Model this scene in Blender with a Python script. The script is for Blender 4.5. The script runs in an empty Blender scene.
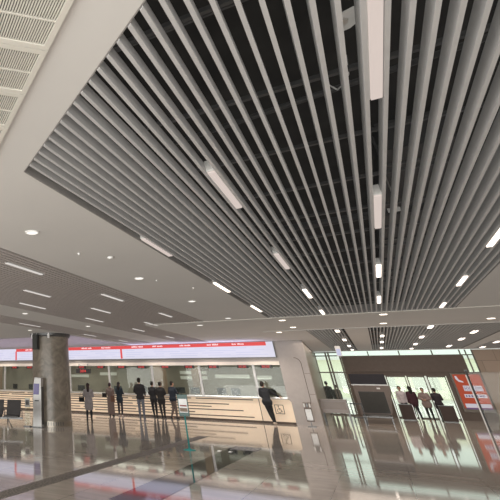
import bpy, bmesh, math, random
from mathutils import Vector, Matrix, Euler
random.seed(7)
COL = bpy.context.scene.collection
H = 3.7            # ceiling height, metres
PI = math.pi

# ------------------------------------------------------------------ materials
def new_mat(name):
    m = bpy.data.materials.new(name); m.use_nodes = True
    nt = m.node_tree; b = nt.nodes['Principled BSDF']
    return m, nt, b
def flat(name, col, rough=.55, metal=0., var=.06, scale=6., spec=.5, emit=None, es=0.):
    """principled with a gentle procedural tone variation"""
    m, nt, b = new_mat(name)
    tc = nt.nodes.new('ShaderNodeTexCoord'); n = nt.nodes.new('ShaderNodeTexNoise')
    n.inputs['Scale'].default_value = scale; n.inputs['Detail'].default_value = 3
    nt.links.new(tc.outputs['Object'], n.inputs['Vector'])
    r = nt.nodes.new('ShaderNodeValToRGB')
    c0 = [max(0, c*(1-var)) for c in col]; c1 = [min(1, c*(1+var)) for c in col]
    r.color_ramp.elements[0].position = .3; r.color_ramp.elements[1].position = .7
    r.color_ramp.elements[0].color = (*c0, 1); r.color_ramp.elements[1].color = (*c1, 1)
    nt.links.new(n.outputs['Fac'], r.inputs['Fac']); nt.links.new(r.outputs['Color'], b.inputs['Base Color'])
    b.inputs['Roughness'].default_value = rough; b.inputs['Metallic'].default_value = metal
    b.inputs['Specular IOR Level'].default_value = spec
    if emit:
        b.inputs['Emission Color'].default_value = (*emit, 1); b.inputs['Emission Strength'].default_value = es
    return m
def emis(name, col, s):
    return flat(name, [c*.12 for c in col], .5, emit=col, es=s)
def glass(name, tint, alpha, rough=.0):
    m, nt, b = new_mat(name)
    t = nt.nodes.new('ShaderNodeBsdfTransparent'); g = nt.nodes.new('ShaderNodeBsdfGlossy')
    t.inputs['Color'].default_value = (*tint, 1); g.inputs['Roughness'].default_value = rough
    mx = nt.nodes.new('ShaderNodeMixShader'); mx.inputs[0].default_value = alpha
    f = nt.nodes.new('ShaderNodeFresnel'); f.inputs['IOR'].default_value = 1.45
    ad = nt.nodes.new('ShaderNodeMath'); ad.operation = 'MULTIPLY_ADD'
    ad.inputs[1].default_value = .3; ad.inputs[2].default_value = alpha
    nt.links.new(f.outputs[0], ad.inputs[0]); nt.links.new(ad.outputs[0], mx.inputs[0])
    nt.links.new(t.outputs[0], mx.inputs[1]); nt.links.new(g.outputs[0], mx.inputs[2])
    nt.links.new(mx.outputs[0], nt.nodes['Material Output'].inputs['Surface'])
    return m

M = {}
M['ceil'] = flat('ceiling_paint', (.58, .57, .55), .8, var=.02, scale=.6)
M['slat'] = flat('slat_metal', (.50, .50, .50), .5, .1, var=.03)
M['slat_low'] = flat('slat_metal_dull', (.50, .46, .44), .55, .1, var=.03)
M['recess'] = flat('recess_grey', (.30, .29, .28), .6)
M['void'] = flat('plenum_black', (.018, .017, .016), .9, var=.4, scale=2)
M['duct'] = flat('duct_dark', (.06, .06, .06), .5, .5)
M['rail'] = flat('hanger_rail', (.09, .09, .09), .4, .6)
M['lamp_near'] = emis('lamp_diffuser_soft', (1., .86, .79), .58)  # same fittings near and far; view-angle brightness baked into two glows
M['lamp_far'] = emis('lamp_diffuser_bright', (1., .86, .74), 3.2)
M['lamp_left'] = emis('lamp_diffuser_cool', (1., .95, .9), .62)
M['lampbody'] = flat('lamp_housing', (.62, .62, .6), .4)
M['dl'] = emis('downlight_glow', (1., .95, .88), 1.1)
M['dlfar'] = emis('downlight_glow_warm', (1., .86, .7), 4.)
M['ring'] = flat('downlight_ring', (.8, .8, .78), .4)
M['scan_body'] = flat('scanner_grey', (.17, .14, .125), .5, spec=.3)
M['lid_dark'] = flat('lid_black', (.03, .028, .034), .5, spec=.2)
M['ringsteel'] = flat('ring_steel', (.30, .27, .23), .3, .7)
M['glassB'] = glass('screen_glass', (.97, .98, .97), .0)
M['cream'] = flat('grille_cream', (.60, .585, .53), .5, var=.02)
M['dark'] = flat('dark_gap', (.05, .05, .047), .8)
M['steel'] = flat('brushed_steel', (.62, .6, .57), .28, .9)
M['steel_d'] = flat('dark_steel', (.12, .12, .12), .35, .7)
M['white'] = flat('white_paint', (.78, .77, .76), .5)
M['portal'] = flat('portal_panel', (.40, .36, .34), .35, var=.03)
M['groove'] = flat('groove_dark', (.10, .075, .06), .7)
M['cream_front'] = flat('counter_cream_glow', (.86, .70, .53), .4, var=.03, emit=(1., .80, .60), es=.14)  # lamplight on the counter front put into the material as a faint glow
M['soffit'] = flat('soffit_cream_glow', (.75, .68, .60), .5, emit=(1., .88, .78), es=.12)  # brightness of the band put in as emission, it is no lamp
M['top'] = flat('counter_top', (.50, .48, .45), .25)
M['black'] = flat('black_plastic', (.018, .018, .02), .4)
M['red'] = emis('led_red', (.95, .07, .06), .8)
M['ledred'] = emis('led_band_red', (.90, .085, .075), .72)
M['ledwhite'] = emis('led_white', (.80, .79, .93), .78)
M['ledline'] = emis('led_pale_line', (.62, .64, .85), .75)
M['ledtext'] = emis('led_lettering', (1., .82, .82), 1.)
M['office'] = flat('office_wall', (.25, .23, .19), .7, var=.2, scale=.9)
M['office_b'] = flat('office_brown', (.26, .19, .14), .6)
M['pale_lit'] = flat('pale_glow', (.55, .55, .50), .6, emit=(.9, .92, .85), es=.12)  # slight glow put into the colour of strips and outside windows
M['glass'] = glass('clear_glass', (.90, .93, .90), .01)
M['glassF'] = glass('facade_glass', (.93, .97, .93), .01)
M['frame'] = flat('bronze_frame', (.13, .11, .09), .4, .5)
M['header'] = flat('facade_header', (.145, .11, .09), .4, .0, spec=.25)
M['teal'] = flat('teal_post', (.025, .25, .24), .35)
M['tealdark'] = flat('teal_dark', (.02, .08, .07), .35)
M['skin'] = flat('skin', (.45, .26, .18), .5)
M['seat'] = flat('seat_black', (.05, .045, .045), .45, .3)
M['purple'] = flat('screen_purple', (.05, .04, .13), .25, emit=(.12, .08, .3), es=.25)
M['kiosk'] = flat('kiosk_grey', (.47, .46, .45), .35, .3)
M['signred'] = emis('sign_red', (.78, .11, .04), .38)
M['signwhite'] = emis('sign_white', (.85, .80, .88), .55)
M['signdark'] = emis('sign_indigo', (.18, .1, .25), .5)
M['outground'] = flat('pavement', (.62, .60, .56), .8)
M['brownbox'] = flat('brown_cabinet', (.06, .04, .034), .5, spec=.3)
M['leaf'] = flat('foliage', (.22, .32, .18), .8, var=.4, scale=2)
M['pale_build'] = flat('pale_facade', (.80, .80, .66), .7)

def floor_mat():
    m, nt, b = new_mat('polished_stone_floor')
    tc = nt.nodes.new('ShaderNodeTexCoord')
    mp = nt.nodes.new('ShaderNodeMapping'); mp.inputs['Rotation'].default_value = (0, 0, 0)
    nt.links.new(tc.outputs['Object'], mp.inputs['Vector'])
    # long marble streaks
    mp2 = nt.nodes.new('ShaderNodeMapping'); mp2.inputs['Scale'].default_value = (.35, 1.6, 1)
    nt.links.new(tc.outputs['Object'], mp2.inputs['Vector'])
    n = nt.nodes.new('ShaderNodeTexNoise'); n.inputs['Scale'].default_value = 1.3; n.inputs['Detail'].default_value = 8
    n.inputs['Distortion'].default_value = 1.4
    nt.links.new(mp2.outputs[0], n.inputs['Vector'])
    r = nt.nodes.new('ShaderNodeValToRGB')
    r.color_ramp.elements[0].position = .3; r.color_ramp.elements[0].color = (.35, .302, .262, 1)
    r.color_ramp.elements[1].position = .72; r.color_ramp.elements[1].color = (.49, .43, .375, 1)
    nt.links.new(n.outputs['Fac'], r.inputs['Fac'])
    br = nt.nodes.new('ShaderNodeTexBrick'); br.offset = 0; br.inputs['Scale'].default_value = 1
    br.inputs['Brick Width'].default_value = 1.2; br.inputs['Row Height'].default_value = 1.2
    br.inputs['Mortar Size'].default_value = .008; br.inputs['Color1'].default_value = (1, 1, 1, 1)
    br.inputs['Color2'].default_value = (.93, .93, .93, 1); br.inputs['Mortar'].default_value = (.55, .55, .55, 1)
    nt.links.new(mp.outputs[0], br.inputs['Vector'])
    mu = nt.nodes.new('ShaderNodeMixRGB'); mu.blend_type = 'MULTIPLY'; mu.inputs[0].default_value = 1
    nt.links.new(r.outputs[0], mu.inputs[1]); nt.links.new(br.outputs['Color'], mu.inputs[2])
    nt.links.new(mu.outputs[0], b.inputs['Base Color'])
    b.inputs['Roughness'].default_value = .05; b.inputs['IOR'].default_value = 1.47
    return m
M['floor'] = floor_mat()
def stone_mat(name, c0, c1, bw, bh, mortar):
    m, nt, b = new_mat(name)
    tc = nt.nodes.new('ShaderNodeTexCoord'); mp = nt.nodes.new('ShaderNodeMapping')
    mp.inputs['Rotation'].default_value = (PI/2, 0, 0)
    nt.links.new(tc.outputs['Object'], mp.inputs['Vector'])
    br = nt.nodes.new('ShaderNodeTexBrick'); br.inputs['Scale'].default_value = 1
    br.inputs['Brick Width'].default_value = bw; br.inputs['Row Height'].default_value = bh
    br.inputs['Mortar Size'].default_value = .01
    br.inputs['Color1'].default_value = (*c0, 1); br.inputs['Color2'].default_value = (*c1, 1)
    br.inputs['Mortar'].default_value = (*mortar, 1)
    nt.links.new(mp.outputs[0], br.inputs['Vector']); nt.links.new(br.outputs['Color'], b.inputs['Base Color'])
    b.inputs['Roughness'].default_value = .35
    return m
M['stone'] = stone_mat('beige_stone', (.42, .31, .235), (.37, .27, .20), 1.3, .62, (.2, .15, .12))
M['stone_d'] = stone_mat('brown_stone', (.20, .15, .12), (.17, .125, .10), 1.5, .9, (.1, .08, .07))
def column_mat():
    m, nt, b = new_mat('column_marble')
    tc = nt.nodes.new('ShaderNodeTexCoord')
    n = nt.nodes.new('ShaderNodeTexNoise'); n.inputs['Scale'].default_value = 1.6; n.inputs['Detail'].default_value = 7
    n.inputs['Distortion'].default_value = 2.2
    nt.links.new(tc.outputs['Object'], n.inputs['Vector'])
    r = nt.nodes.new('ShaderNodeValToRGB')
    r.color_ramp.elements[0].position = .3; r.color_ramp.elements[0].color = (.14, .12, .095, 1)
    r.color_ramp.elements[1].position = .7; r.color_ramp.elements[1].color = (.29, .25, .205, 1)
    nt.links.new(n.outputs['Fac'], r.inputs['Fac']); nt.links.new(r.outputs[0], b.inputs['Base Color'])
    b.inputs['Roughness'].default_value = .3
    return m
M['column'] = column_mat()

# ------------------------------------------------------------------ mesh helpers
def bx(bm, x0, x1, y0, y1, z0, z1, mat=None):
    vs = [bm.verts.new(p) for p in ((x0,y0,z0),(x1,y0,z0),(x1,y1,z0),(x0,y1,z0),(x0,y0,z1),(x1,y0,z1),(x1,y1,z1),(x0,y1,z1))]
    if mat is not None:
        for v in vs: v.co = mat @ v.co
    for f in ((0,3,2,1),(4,5,6,7),(0,1,5,4),(1,2,6,5),(2,3,7,6),(3,0,4,7)): bm.faces.new([vs[i] for i in f])
def prism(bm, pts, z0, z1, mat=None):
    """extrude a polygon given in xy"""
    a = [bm.verts.new((x,y,z0)) for x,y in pts]; b = [bm.verts.new((x,y,z1)) for x,y in pts]
    if mat is not None:
        for v in a+b: v.co = mat @ v.co
    n = len(pts); bm.faces.new(a[::-1]); bm.faces.new(b)
    for i in range(n): bm.faces.new((a[i], a[(i+1)%n], b[(i+1)%n], b[i]))
XZ = Matrix(((1,0,0,0),(0,0,-1,0),(0,1,0,0),(0,0,0,1)))    # xy polygon -> xz plane, extrusion towards -y
def tube(bm, p0, p1, r0, r1=None, seg=12, cap=True):
    r1 = r0 if r1 is None else r1
    p0, p1 = Vector(p0), Vector(p1); d = (p1-p0).normalized()
    u = d.orthogonal().normalized(); v = d.cross(u)
    a = [bm.verts.new(p0+(u*math.cos(t)+v*math.sin(t))*r0) for t in [2*PI*i/seg for i in range(seg)]]
    b = [bm.verts.new(p1+(u*math.cos(t)+v*math.sin(t))*r1) for t in [2*PI*i/seg for i in range(seg)]]
    for i in range(seg): bm.faces.new((a[i], a[(i+1)%seg], b[(i+1)%seg], b[i]))
    if cap: bm.faces.new(a[::-1]); bm.faces.new(b)
def ball(bm, c, rx, ry=None, rz=None, seg=14, rot=None):
    ry = rx if ry is None else ry; rz = rx if rz is None else rz
    m = Matrix.Translation(c) @ (rot.to_4x4() if rot else Matrix.Identity(4)) @ Matrix.Diagonal((rx, ry, rz, 1))
    bmesh.ops.create_uvsphere(bm, u_segments=seg, v_segments=max(6, seg//2+2), radius=1, matrix=m)
def caps(bm, p0, p1, r0, r1=None):
    r1 = r0 if r1 is None else r1
    tube(bm, p0, p1, r0, r1, 12); ball(bm, p0, r0, seg=12); ball(bm, p1, r1, seg=12)
def ring_sweep(bm, prof, seg=48, c=(0,0)):
    rs = [[bm.verts.new((c[0]+r*math.cos(2*PI*i/seg), c[1]+r*math.sin(2*PI*i/seg), z)) for i in range(seg)] for r, z in prof]
    for a, b in zip(rs, rs[1:]):
        for i in range(seg): bm.faces.new((a[i], a[(i+1)%seg], b[(i+1)%seg], b[i]))
    bm.faces.new(rs[0][::-1]); bm.faces.new(rs[-1])
def obj(name, bm, mat, parent=None, smooth=False, bevel=0.):
    bmesh.ops.recalc_face_normals(bm, faces=bm.faces)
    me = bpy.data.meshes.new(name); bm.to_mesh(me); bm.free()
    if smooth:
        for p in me.polygons: p.use_smooth = True
    me.materials.append(M[mat] if isinstance(mat, str) else mat)
    o = bpy.data.objects.new(name, me); COL.objects.link(o)
    if bevel:
        b = o.modifiers.new('bevel', 'BEVEL'); b.width = bevel; b.segments = 2; b.limit_method = 'ANGLE'
    if parent: o.parent = parent
    return o
def box(name, x0, x1, y0, y1, z0, z1, mat, parent=None, bevel=0., label=None):
    bm = bmesh.new(); bx(bm, x0, x1, y0, y1, z0, z1); o = obj(name, bm, mat, parent, bevel=bevel)
    if label: o['label'] = label
    return o
def tag(o, label=None, cat=None, group=None, kind=None):
    if label: o['label'] = label
    if cat: o['category'] = cat
    if group: o['group'] = group
    if kind: o['kind'] = kind
    return o
def thing(name, label, cat, loc=(0,0,0), rz=0, group=None):
    o = bpy.data.objects.new(name, None); COL.objects.link(o); o.empty_display_size = .2
    o.location = loc; o.rotation_euler = (0, 0, rz)
    return tag(o, label, cat, group)
def struct(o): o['kind'] = 'structure'; return o
def curve_mesh(name, splines, depth, mat, parent=None, z=0):
    """filled 2-D outline with holes -> slab from z to z+depth"""
    cu = bpy.data.curves.new(name, 'CURVE'); cu.dimensions = '2D'; cu.fill_mode = 'BOTH'; cu.extrude = depth/2
    for pts in splines:
        s = cu.splines.new('POLY'); s.points.add(len(pts)-1); s.use_cyclic_u = True
        for p, (x, y) in zip(s.points, pts): p.co = (x, y, 0, 1)
    t = bpy.data.objects.new('tmp', cu); COL.objects.link(t)
    dg = bpy.context.evaluated_depsgraph_get(); me = bpy.data.meshes.new_from_object(t.evaluated_get(dg))
    bpy.data.objects.remove(t); bpy.data.curves.remove(cu)
    for v in me.vertices: v.co.z += z+depth/2
    me.name = name; me.materials.clear(); me.materials.append(M[mat])
    o = bpy.data.objects.new(name, me); COL.objects.link(o)
    if parent: o.parent = parent
    return o
def text_mesh(name, body, size, mat, parent, loc, rot=(PI/2,0,0), depth=.004):
    cu = bpy.data.curves.new(name, 'FONT'); cu.body = body; cu.size = size; cu.extrude = depth
    cu.align_x = 'CENTER'; cu.align_y = 'CENTER'
    t = bpy.data.objects.new('tmp', cu); COL.objects.link(t)
    dg = bpy.context.evaluated_depsgraph_get(); me = bpy.data.meshes.new_from_object(t.evaluated_get(dg))
    bpy.data.objects.remove(t); bpy.data.curves.remove(cu)
    me.materials.clear(); me.materials.append(M[mat])
    o = bpy.data.objects.new(name, me); COL.objects.link(o); o.parent = parent
    o.location = loc; o.rotation_euler = rot
    return o

# ------------------------------------------------------------------ ceiling and slat panels
def diag(x): return 2.03 - .824*(x+.56)         # the slanted near edge of every slat field
FY = 40.0                                        # facade depth
fields = {
 'main': dict(poly=[(-2.45, diag(-2.45)), (-2.45, 18.1), (2.3, 18.1), (2.3, diag(2.3))], x=(-2.45, 2.3), y1=lambda x: 18.1, y0=diag),
 'left': dict(poly=[(-8.35, diag(-8.35)), (-8.35, 27.6), (-6.8, 27.6), (-6.8, 18.1), (-4.5, 18.1), (-4.5, diag(-4.5))], x=(-8.35, -4.5),
              y1=lambda x: 27.6 if x < -6.8 else 18.1, y0=diag),
 'strip': dict(poly=[(-11.2, diag(-11.2)), (-11.2, 27.6), (-9.8, 27.6), (-9.8, diag(-9.8))], x=(-11.2, -9.8), y1=lambda x: 27.6, y0=diag),
 'farA': dict(poly=[(-1.87, 23.1), (-1.87, 38.5), (-.55, 38.5), (-.55, 23.1)], x=(-1.87, -.55), y1=lambda x: 38.5, y0=lambda x: 23.1),
 'farB': dict(poly=[(.2, 23.1), (.2, 38.5), (4.42, 38.5), (4.42, 23.1)], x=(.2, 4.42), y1=lambda x: 38.5, y0=lambda x: 23.1),
 'farC': dict(poly=[(4.9, 32.6), (4.9, 38.5), (7.6, 38.5), (7.6, 32.6)], x=(4.9, 7.6), y1=lambda x: 38.5, y0=lambda x: 32.6),
}
outer = [(-30, -9), (-30, 21), (-11.5, 21), (-11.5, 28.4), (-3.9, 28.4), (-3.9, 28.6), (-2.6, 28.6), (-2.6, 28.75), (-3.4, FY-.35), (14, FY-.35), (14, -9)]
ceil = struct(curve_mesh('ceiling', [outer] + [f['poly'] for f in fields.values()], .12, 'ceil', z=H))
tag(ceil, 'smooth pale grey plaster ceiling around the slatted openings')
bm = bmesh.new(); bx(bm, -31, 14.2, -9.2, FY-.1, 4.9, 5.0); struct(obj('ceiling_slab', bm, 'void'))
box('trim_1', -6.7, 14, 18.14, 18.18, H-.015, H, 'cream')['kind'] = 'structure'
box('trim_2', -3.4, 14, 22.9, 22.96, H-.02, H, 'ceil')['kind'] = 'structure'
# raised bay beyond the step in front of the counter
bm = bmesh.new(); bx(bm, -30, -11.5, 20.95, 28.6, 4.55, 4.62); struct(obj('ceiling_raised', bm, 'ceil'))
bm = bmesh.new(); bx(bm, -30, -11.5, 20.9, 21.0, H+.12, 4.55); bx(bm, -11.55, -11.45, 20.9, 28.6, H+.12, 4.55); struct(obj('trim_3', bm, 'ceil'))

lamps = {  # lamps that take the place of a slat: x, list of (y0, y1)
 'main': {-2.3525: [(6.7, 8.), (10.9, 12.25), (14.95, 16.35)], -.838: [(4.68, 6.04), (8.8, 10.2), (12.8, 14.2), (16.9, 17.9)],
          .56: [(2.6, 4.0), (6.45, 8.), (10.7, 12.), (14.8, 16.1)], 1.958: [(4.7, 6.), (8.8, 10.1), (12.8, 14.), (16.9, 17.9)]},
 'left': {-5.08: [(6.84, 8.13), (10.93, 12.25), (15.1, 16.3)], -6.42: [(9.4, 10.63), (13.02, 14.36), (17.3, 18.7)],
          -7.7: [(11.07, 12.46), (15.13, 16.5), (19.3, 20.6), (23.4, 24.6)]},
 'strip': {-10.65: [(11.2, 12.5), (15.3, 16.8), (20.6, 21.9), (24.6, 25.8)]},
 'farA': {-.83: [(23.7, 24.6), (28.7, 29.8), (33.5, 34.7), (37.6, 38.4)]},
 'farB': {.66: [(27., 28.), (31., 32.), (36., 37.4)], 2.1: [(23.4, 24.4), (28.3, 29.4), (33.2, 34.4), (37.5, 38.4)], 3.64: [(26.4, 27.5), (30.3, 31.5), (35.5, 36.9)]},
 'farC': {5.2: [(33., 34.2), (37.4, 38.4)]},
}
names = {
 'main': ('grey metal slat ceiling panel overhead, the largest one reaching to the top of the photo', 'slat'),
 'left': ('brownish slat ceiling panel left of the big one, in front of the ticket counter', 'slat_low'),
 'strip': ('narrow slat ceiling strip beside the marble column top', 'slat_low'),
 'farA': ('small tapering slat ceiling panel above the left entrance glazing', 'slat'),
 'farB': ('wide distant slat ceiling panel above the entrance doors', 'slat'),
 'farC': ('farthest right slat ceiling panel near the beige stone wall', 'slat')}
PITCH, SW, SH = .1115, .029, .115
for k, f in fields.items():
    t = thing('slat_ceiling_panel', names[k][0], 'slatted ceiling', (0, 0, 0), group='slatted ceiling panels')
    main = k == 'main'; pitch = .1165 if main else PITCH
    x = .56 + .05825 - 25*.1165 if main else f['x'][0] + .07
    while x < f['x'][1]-.03:
        bm = bmesh.new(); y0, y1 = f['y0'](x), f['y1'](x)
        segs = [(y0+.02, y1-.02)]
        for lx, ys in lamps[k].items():                      # the slat is cut where a lamp sits in its row
            if abs(lx-x) < .075 and not main:
                for a, b in ys:
                    ns = []
                    for s in segs:
                        if a > s[0] and b < s[1]: ns += [(s[0], a-.01), (b+.01, s[1])]
                        elif a > s[0] and a < s[1]: ns.append((s[0], a-.01))
                        elif b < s[1] and b > s[0]: ns.append((b+.01, s[1]))
                        else: ns.append(s)
                    segs = ns
        for a, b in segs:
            s = -.824*SW/2 if f['y0'] is diag and a == y0+.02 else 0
            w = SW/2
            pts = [(x-w, a-s), (x+w, a+s), (x+w, b), (x-w, b)]
            prism(bm, pts, H-.005, H-.005+SH)
        o = obj('slat', bm, names[k][1], t)
        x += pitch
    # hanger rails across the slats and the dark frame of the opening
    bm = bmesh.new(); p = f['poly']
    for i in range(len(p)):
        a, b = Vector((*p[i], 0)), Vector((*p[(i+1) % len(p)], 0))
        d = (b-a).normalized(); n = Vector((d.y, -d.x, 0))*.012
        prism(bm, [(a.x, a.y), (b.x, b.y), (b.x+n.x, b.y+n.y), (a.x+n.x, a.y+n.y)], H+.002, H+.30)
    obj('edge_frame', bm, 'recess', t)
    y = 1.2
    while y < 38:
        xs = [xx for xx in f['x']]
        x0, x1 = xs
        if f['y0'] is diag:
            x0 = max(x0, -.56-(y-2.03)/.824+.1)
        if k == 'left' and y > 18.1: x1 = -6.8
        if y < f['y1'](x0+.05)-.1 and y > f['y0'](x1)+.1 and x1-x0 > .3:
            bm = bmesh.new(); bx(bm, x0, x1, y, y+.035, H+.13, H+.165); bx(bm, x0, x1, y+.09, y+.11, H+.17, H+.19)
            obj('hanger_rail', bm, 'rail', t)
        y += 1.23 if k == 'main' else 2.46

# lamps
def lamp(x, y0, y1, key, label, wid=.105):
    t = thing('linear_ceiling_light', label, 'ceiling light', (x, (y0+y1)/2, H-.004), group='linear lights in the slatted ceiling')
    l = (y1-y0)/2
    bm = bmesh.new(); bx(bm, -wid/2-.006, wid/2+.006, -l, l, .012, .13); obj('housing', bm, 'lampbody', t)
    bm = bmesh.new(); bx(bm, -wid/2, wid/2, -l+.02, l-.02, -.006, .0115); obj('diffuser', bm, key, t)
    return t
ords = ['nearest', 'second', 'third', 'fourth']
rowname = {-2.3525: 'at big panel left edge', -.838: 'in big panel second row',
  .56: 'in big panel middle row', 1.958: 'at big panel right edge',
  -5.08: 'in rightmost row of left panel', -6.42: 'in middle row of left panel',
  -7.7: 'in far left row of left panel', -10.65: 'in narrow strip by the column',
  -.83: 'in small tapering far panel', .66: 'in distant wide panel left row',
  2.1: 'in distant wide panel middle row', 3.64: 'in distant wide panel right row', 5.2: 'in far right panel by stone wall'}
for k, rows in lamps.items():
    for x, ys in rows.items():
        for i, (a, b) in enumerate(ys):
            if k == 'main': key = 'lamp_near' if b < (11 if x < 1 else 8) and x > -2 else ('lamp_far' if a > 10 or x > 1.5 else 'lamp_near')
            elif k in ('left', 'strip'): key = 'lamp_left'
            else: key = 'lamp_far'
            tone = {'lamp_near': 'soft pinkish', 'lamp_left': 'thin pale white', 'lamp_far': 'bright warm'}[key]
            lamp(x, a, b, key, f'{tone} linear light, {ords[i]} {rowname[x]}', .070 if k == 'main' else (.055 if k in ('left', 'strip') else .14))

def downlight(x, y, key, label, r=.082):
    t = thing('downlight', label, 'downlight', (x, y, H), group='round recessed downlights')
    bm = bmesh.new(); ring_sweep(bm, [(r+.022, -.006), (r+.02, -.012), (r, -.014), (r, -.002)], 24); obj('trim_ring', bm, 'ring', t, True)
    bm = bmesh.new(); ring_sweep(bm, [(r, -.018), (r*.9, -.0145)], 24); obj('lens', bm, key, t)
for x, y, k, l in ((-3.57, 5.45, 'dl', 'large round white downlight in pale ceiling at far left, nearest the viewer'),
  (-3.53, 9.51, 'dl', 'round white downlight in pale ceiling between the two slat panels, second from viewer'),
  (-3.51, 13.19, 'dl', 'round downlight in pale ceiling strip right of the brownish slat panel, third from viewer'),
  (-3.56, 17.49, 'dl', 'round downlight just before the cream ceiling line, above the ticket display'),
  (-8.83, 17.48, 'dl', 'small dim downlight in the pale strip right of the column'),
  (-8.83, 13.0, 'dl', 'small dim downlight in the pale strip left, above the column'),
  (-11.79, 17.73, 'dl', 'small downlight at the left beside the column top'),
  (-2.14, 18.96, 'dlfar', 'bright warm downlight just past the left corner of the big slat panel'),
  (-2.13, 21.6, 'dlfar', 'bright warm downlight behind the slat panel corner one'),
  (-2.88, 23.5, 'dlfar', 'warm downlight above the right end of the ticket display'),
  (-4.96, 19.21, 'dl', 'dim downlight beyond the end of the brownish slat panel'),
  (.66, 18.75, 'dlfar', 'warm downlight under the middle row, nearer of two on the pale ceiling bridge'),
  (.67, 21.59, 'dlfar', 'warm downlight under the middle row, farther of two on the pale ceiling bridge'),
  (3.44, 21.52, 'dlfar', 'warm downlight at the right edge on the pale ceiling bridge')):
    downlight(x, y, k, l, .085 if y < 18 else .10)

def sprinkler(x, y, label, s=1.):
    t = thing('sprinkler_head', label, 'sprinkler', (x, y, H), group='small ceiling fittings')
    bm = bmesh.new(); ring_sweep(bm, [(.035*s, 0), (.035*s, -.012), (.014*s, -.016), (.012*s, -.024), (.03*s, -.027), (.03*s, -.03)], 16); obj('body', bm, 'ring', t, True)
    bm = bmesh.new(); ring_sweep(bm, [(.036*s, -.004), (.046*s, -.004), (.046*s, 0)], 16); obj('escutcheon', bm, 'recess', t, True)
sprinkler(-3.26, 7.49, 'small white ceiling sprinkler between the two leftmost downlights', 1.6)
sprinkler(-3.59, 6.94, 'tiny grey ceiling speck fitting left of the white sprinkler', .7)
sprinkler(-3.3, 9.9, 'tiny ceiling fitting right of the second downlight', .5)
sprinkler(-2.9, 11.2, 'tiny ceiling fitting beside the slat panel edge', .5)

# air grilles at the top left: square tiles along the slanted direction
u = Vector((-.770, .638, 0)); v = Vector((-.638, -.770, 0)); org = Vector((-1.18, 2.05, H))
rot = math.atan2(u.y, u.x); TL = .535
for j in range(2):
    for i in range(-2, 4):
        c = org + u*(TL*(i+.5)) + v*(.015 + TL*(j+.5))
        where = ['outer row beside the ceiling edge', 'inner row at the photo corner'][j]
        t = thing('air_grille', f'cream louvred air grille tile, {["hidden first","topmost","second","third","fourth","fifth"][i+2]} of the {where}', 'air grille', c, rot, 'cream ceiling air grilles')
        a = TL/2-.003; b = a-.042
        bm = bmesh.new()
        for q in ((-a, a, -a, -b), (-a, a, b, a), (-a, -b, -b, b), (b, a, -b, b)): bx(bm, *q, -.02, .0)
        bx(bm, -.006, .006, -b, b, -.016, 0)
        obj('frame', bm, 'cream', t)
        bm = bmesh.new(); y = -b+.008
        while y < b-.004: bx(bm, -b, b, y, y+.0085, -.014, -.002); y += .0165
        obj('louvres', bm, 'cream', t)
        bm = bmesh.new(); bx(bm, -b, b, -b, b, -.0019, -.0005); obj('backing', bm, 'dark', t)

# plenum: ducts, cable trays and a steel bracket
def pipe(pts, r, mat, name, label, cat):
    bm = bmesh.new()
    for a, b in zip(pts, pts[1:]): caps(bm, a, b, r)
    if r > .02:
        for p in (pts[0], pts[-1]): tube(bm, p, (p[0], p[1], 4.9), .008)
    return tag(obj(name, bm, mat, None, True), label, cat)
pipe([(-2.4, 5.2, 4.3), (2.3, 4.6, 4.35)], .03, 'duct', 'service_pipe', 'dark thin pipe crossing above the slats nearest the viewer', 'pipe')
pipe([(-2.4, 9.5, 4.25), (2.3, 9.2, 4.25)], .06, 'duct', 'service_pipe', 'dark pipe crossing above the slats in the middle', 'pipe')
pipe([(-1.9, 3.2, 4.5), (-1.9, 17.8, 4.5)], .05, 'duct', 'service_pipe', 'dark pipe running lengthwise above the left slats', 'pipe')
pipe([(.46, 3.74, 4.0), (.44, 3.82, 3.88), (.41, 3.92, 3.87), (.36, 4.06, 3.90), (.30, 4.15, 4.05)], .006, 'lampbody', 'loose_cable', 'loose pale cable hanging above the slats beside the top middle light', 'cable')
t = thing('air_duct', 'large dark rectangular duct above the slats', 'duct', (1.2, 13, 4.42))
box('duct_body', -.35, .35, -6, 6, 0, .4, 'duct', t)
for q in range(6): box('flange', -.38, .38, -5.5+q*2.2, -5.45+q*2.2, -.03, .43, 'rail', t)
t = thing('mounting_bracket', 'pale metal bracket above the slats left of the top middle light', 'bracket', (.455, 3.10, 3.88))
bm = bmesh.new(); prism(bm, [(-.07, -.06), (.05, -.10), (.05, .09), (.02, .12), (-.07, .14)], 0, .012); obj('plate', bm, 'lampbody', t, bevel=.004)
bm = bmesh.new(); tube(bm, (-.02, 0, -.012), (-.02, 0, .5), .014); obj('threaded_rod', bm, 'steel', t)
bm = bmesh.new(); tube(bm, (-.02, 0, -.02), (-.02, 0, 0), .03, seg=6); obj('nut', bm, 'steel', t)
t = thing('mounting_bracket', 'small pale metal bracket above slats right of the second middle light', 'bracket', (.80, 7.93, 3.88))
box('plate', -.07, .07, -.02, .02, 0, .05, 'lampbody', t)
bm = bmesh.new(); tube(bm, (.05, 0, 0), (.05, 0, .6), .01); obj('threaded_rod', bm, 'steel', t)

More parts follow.
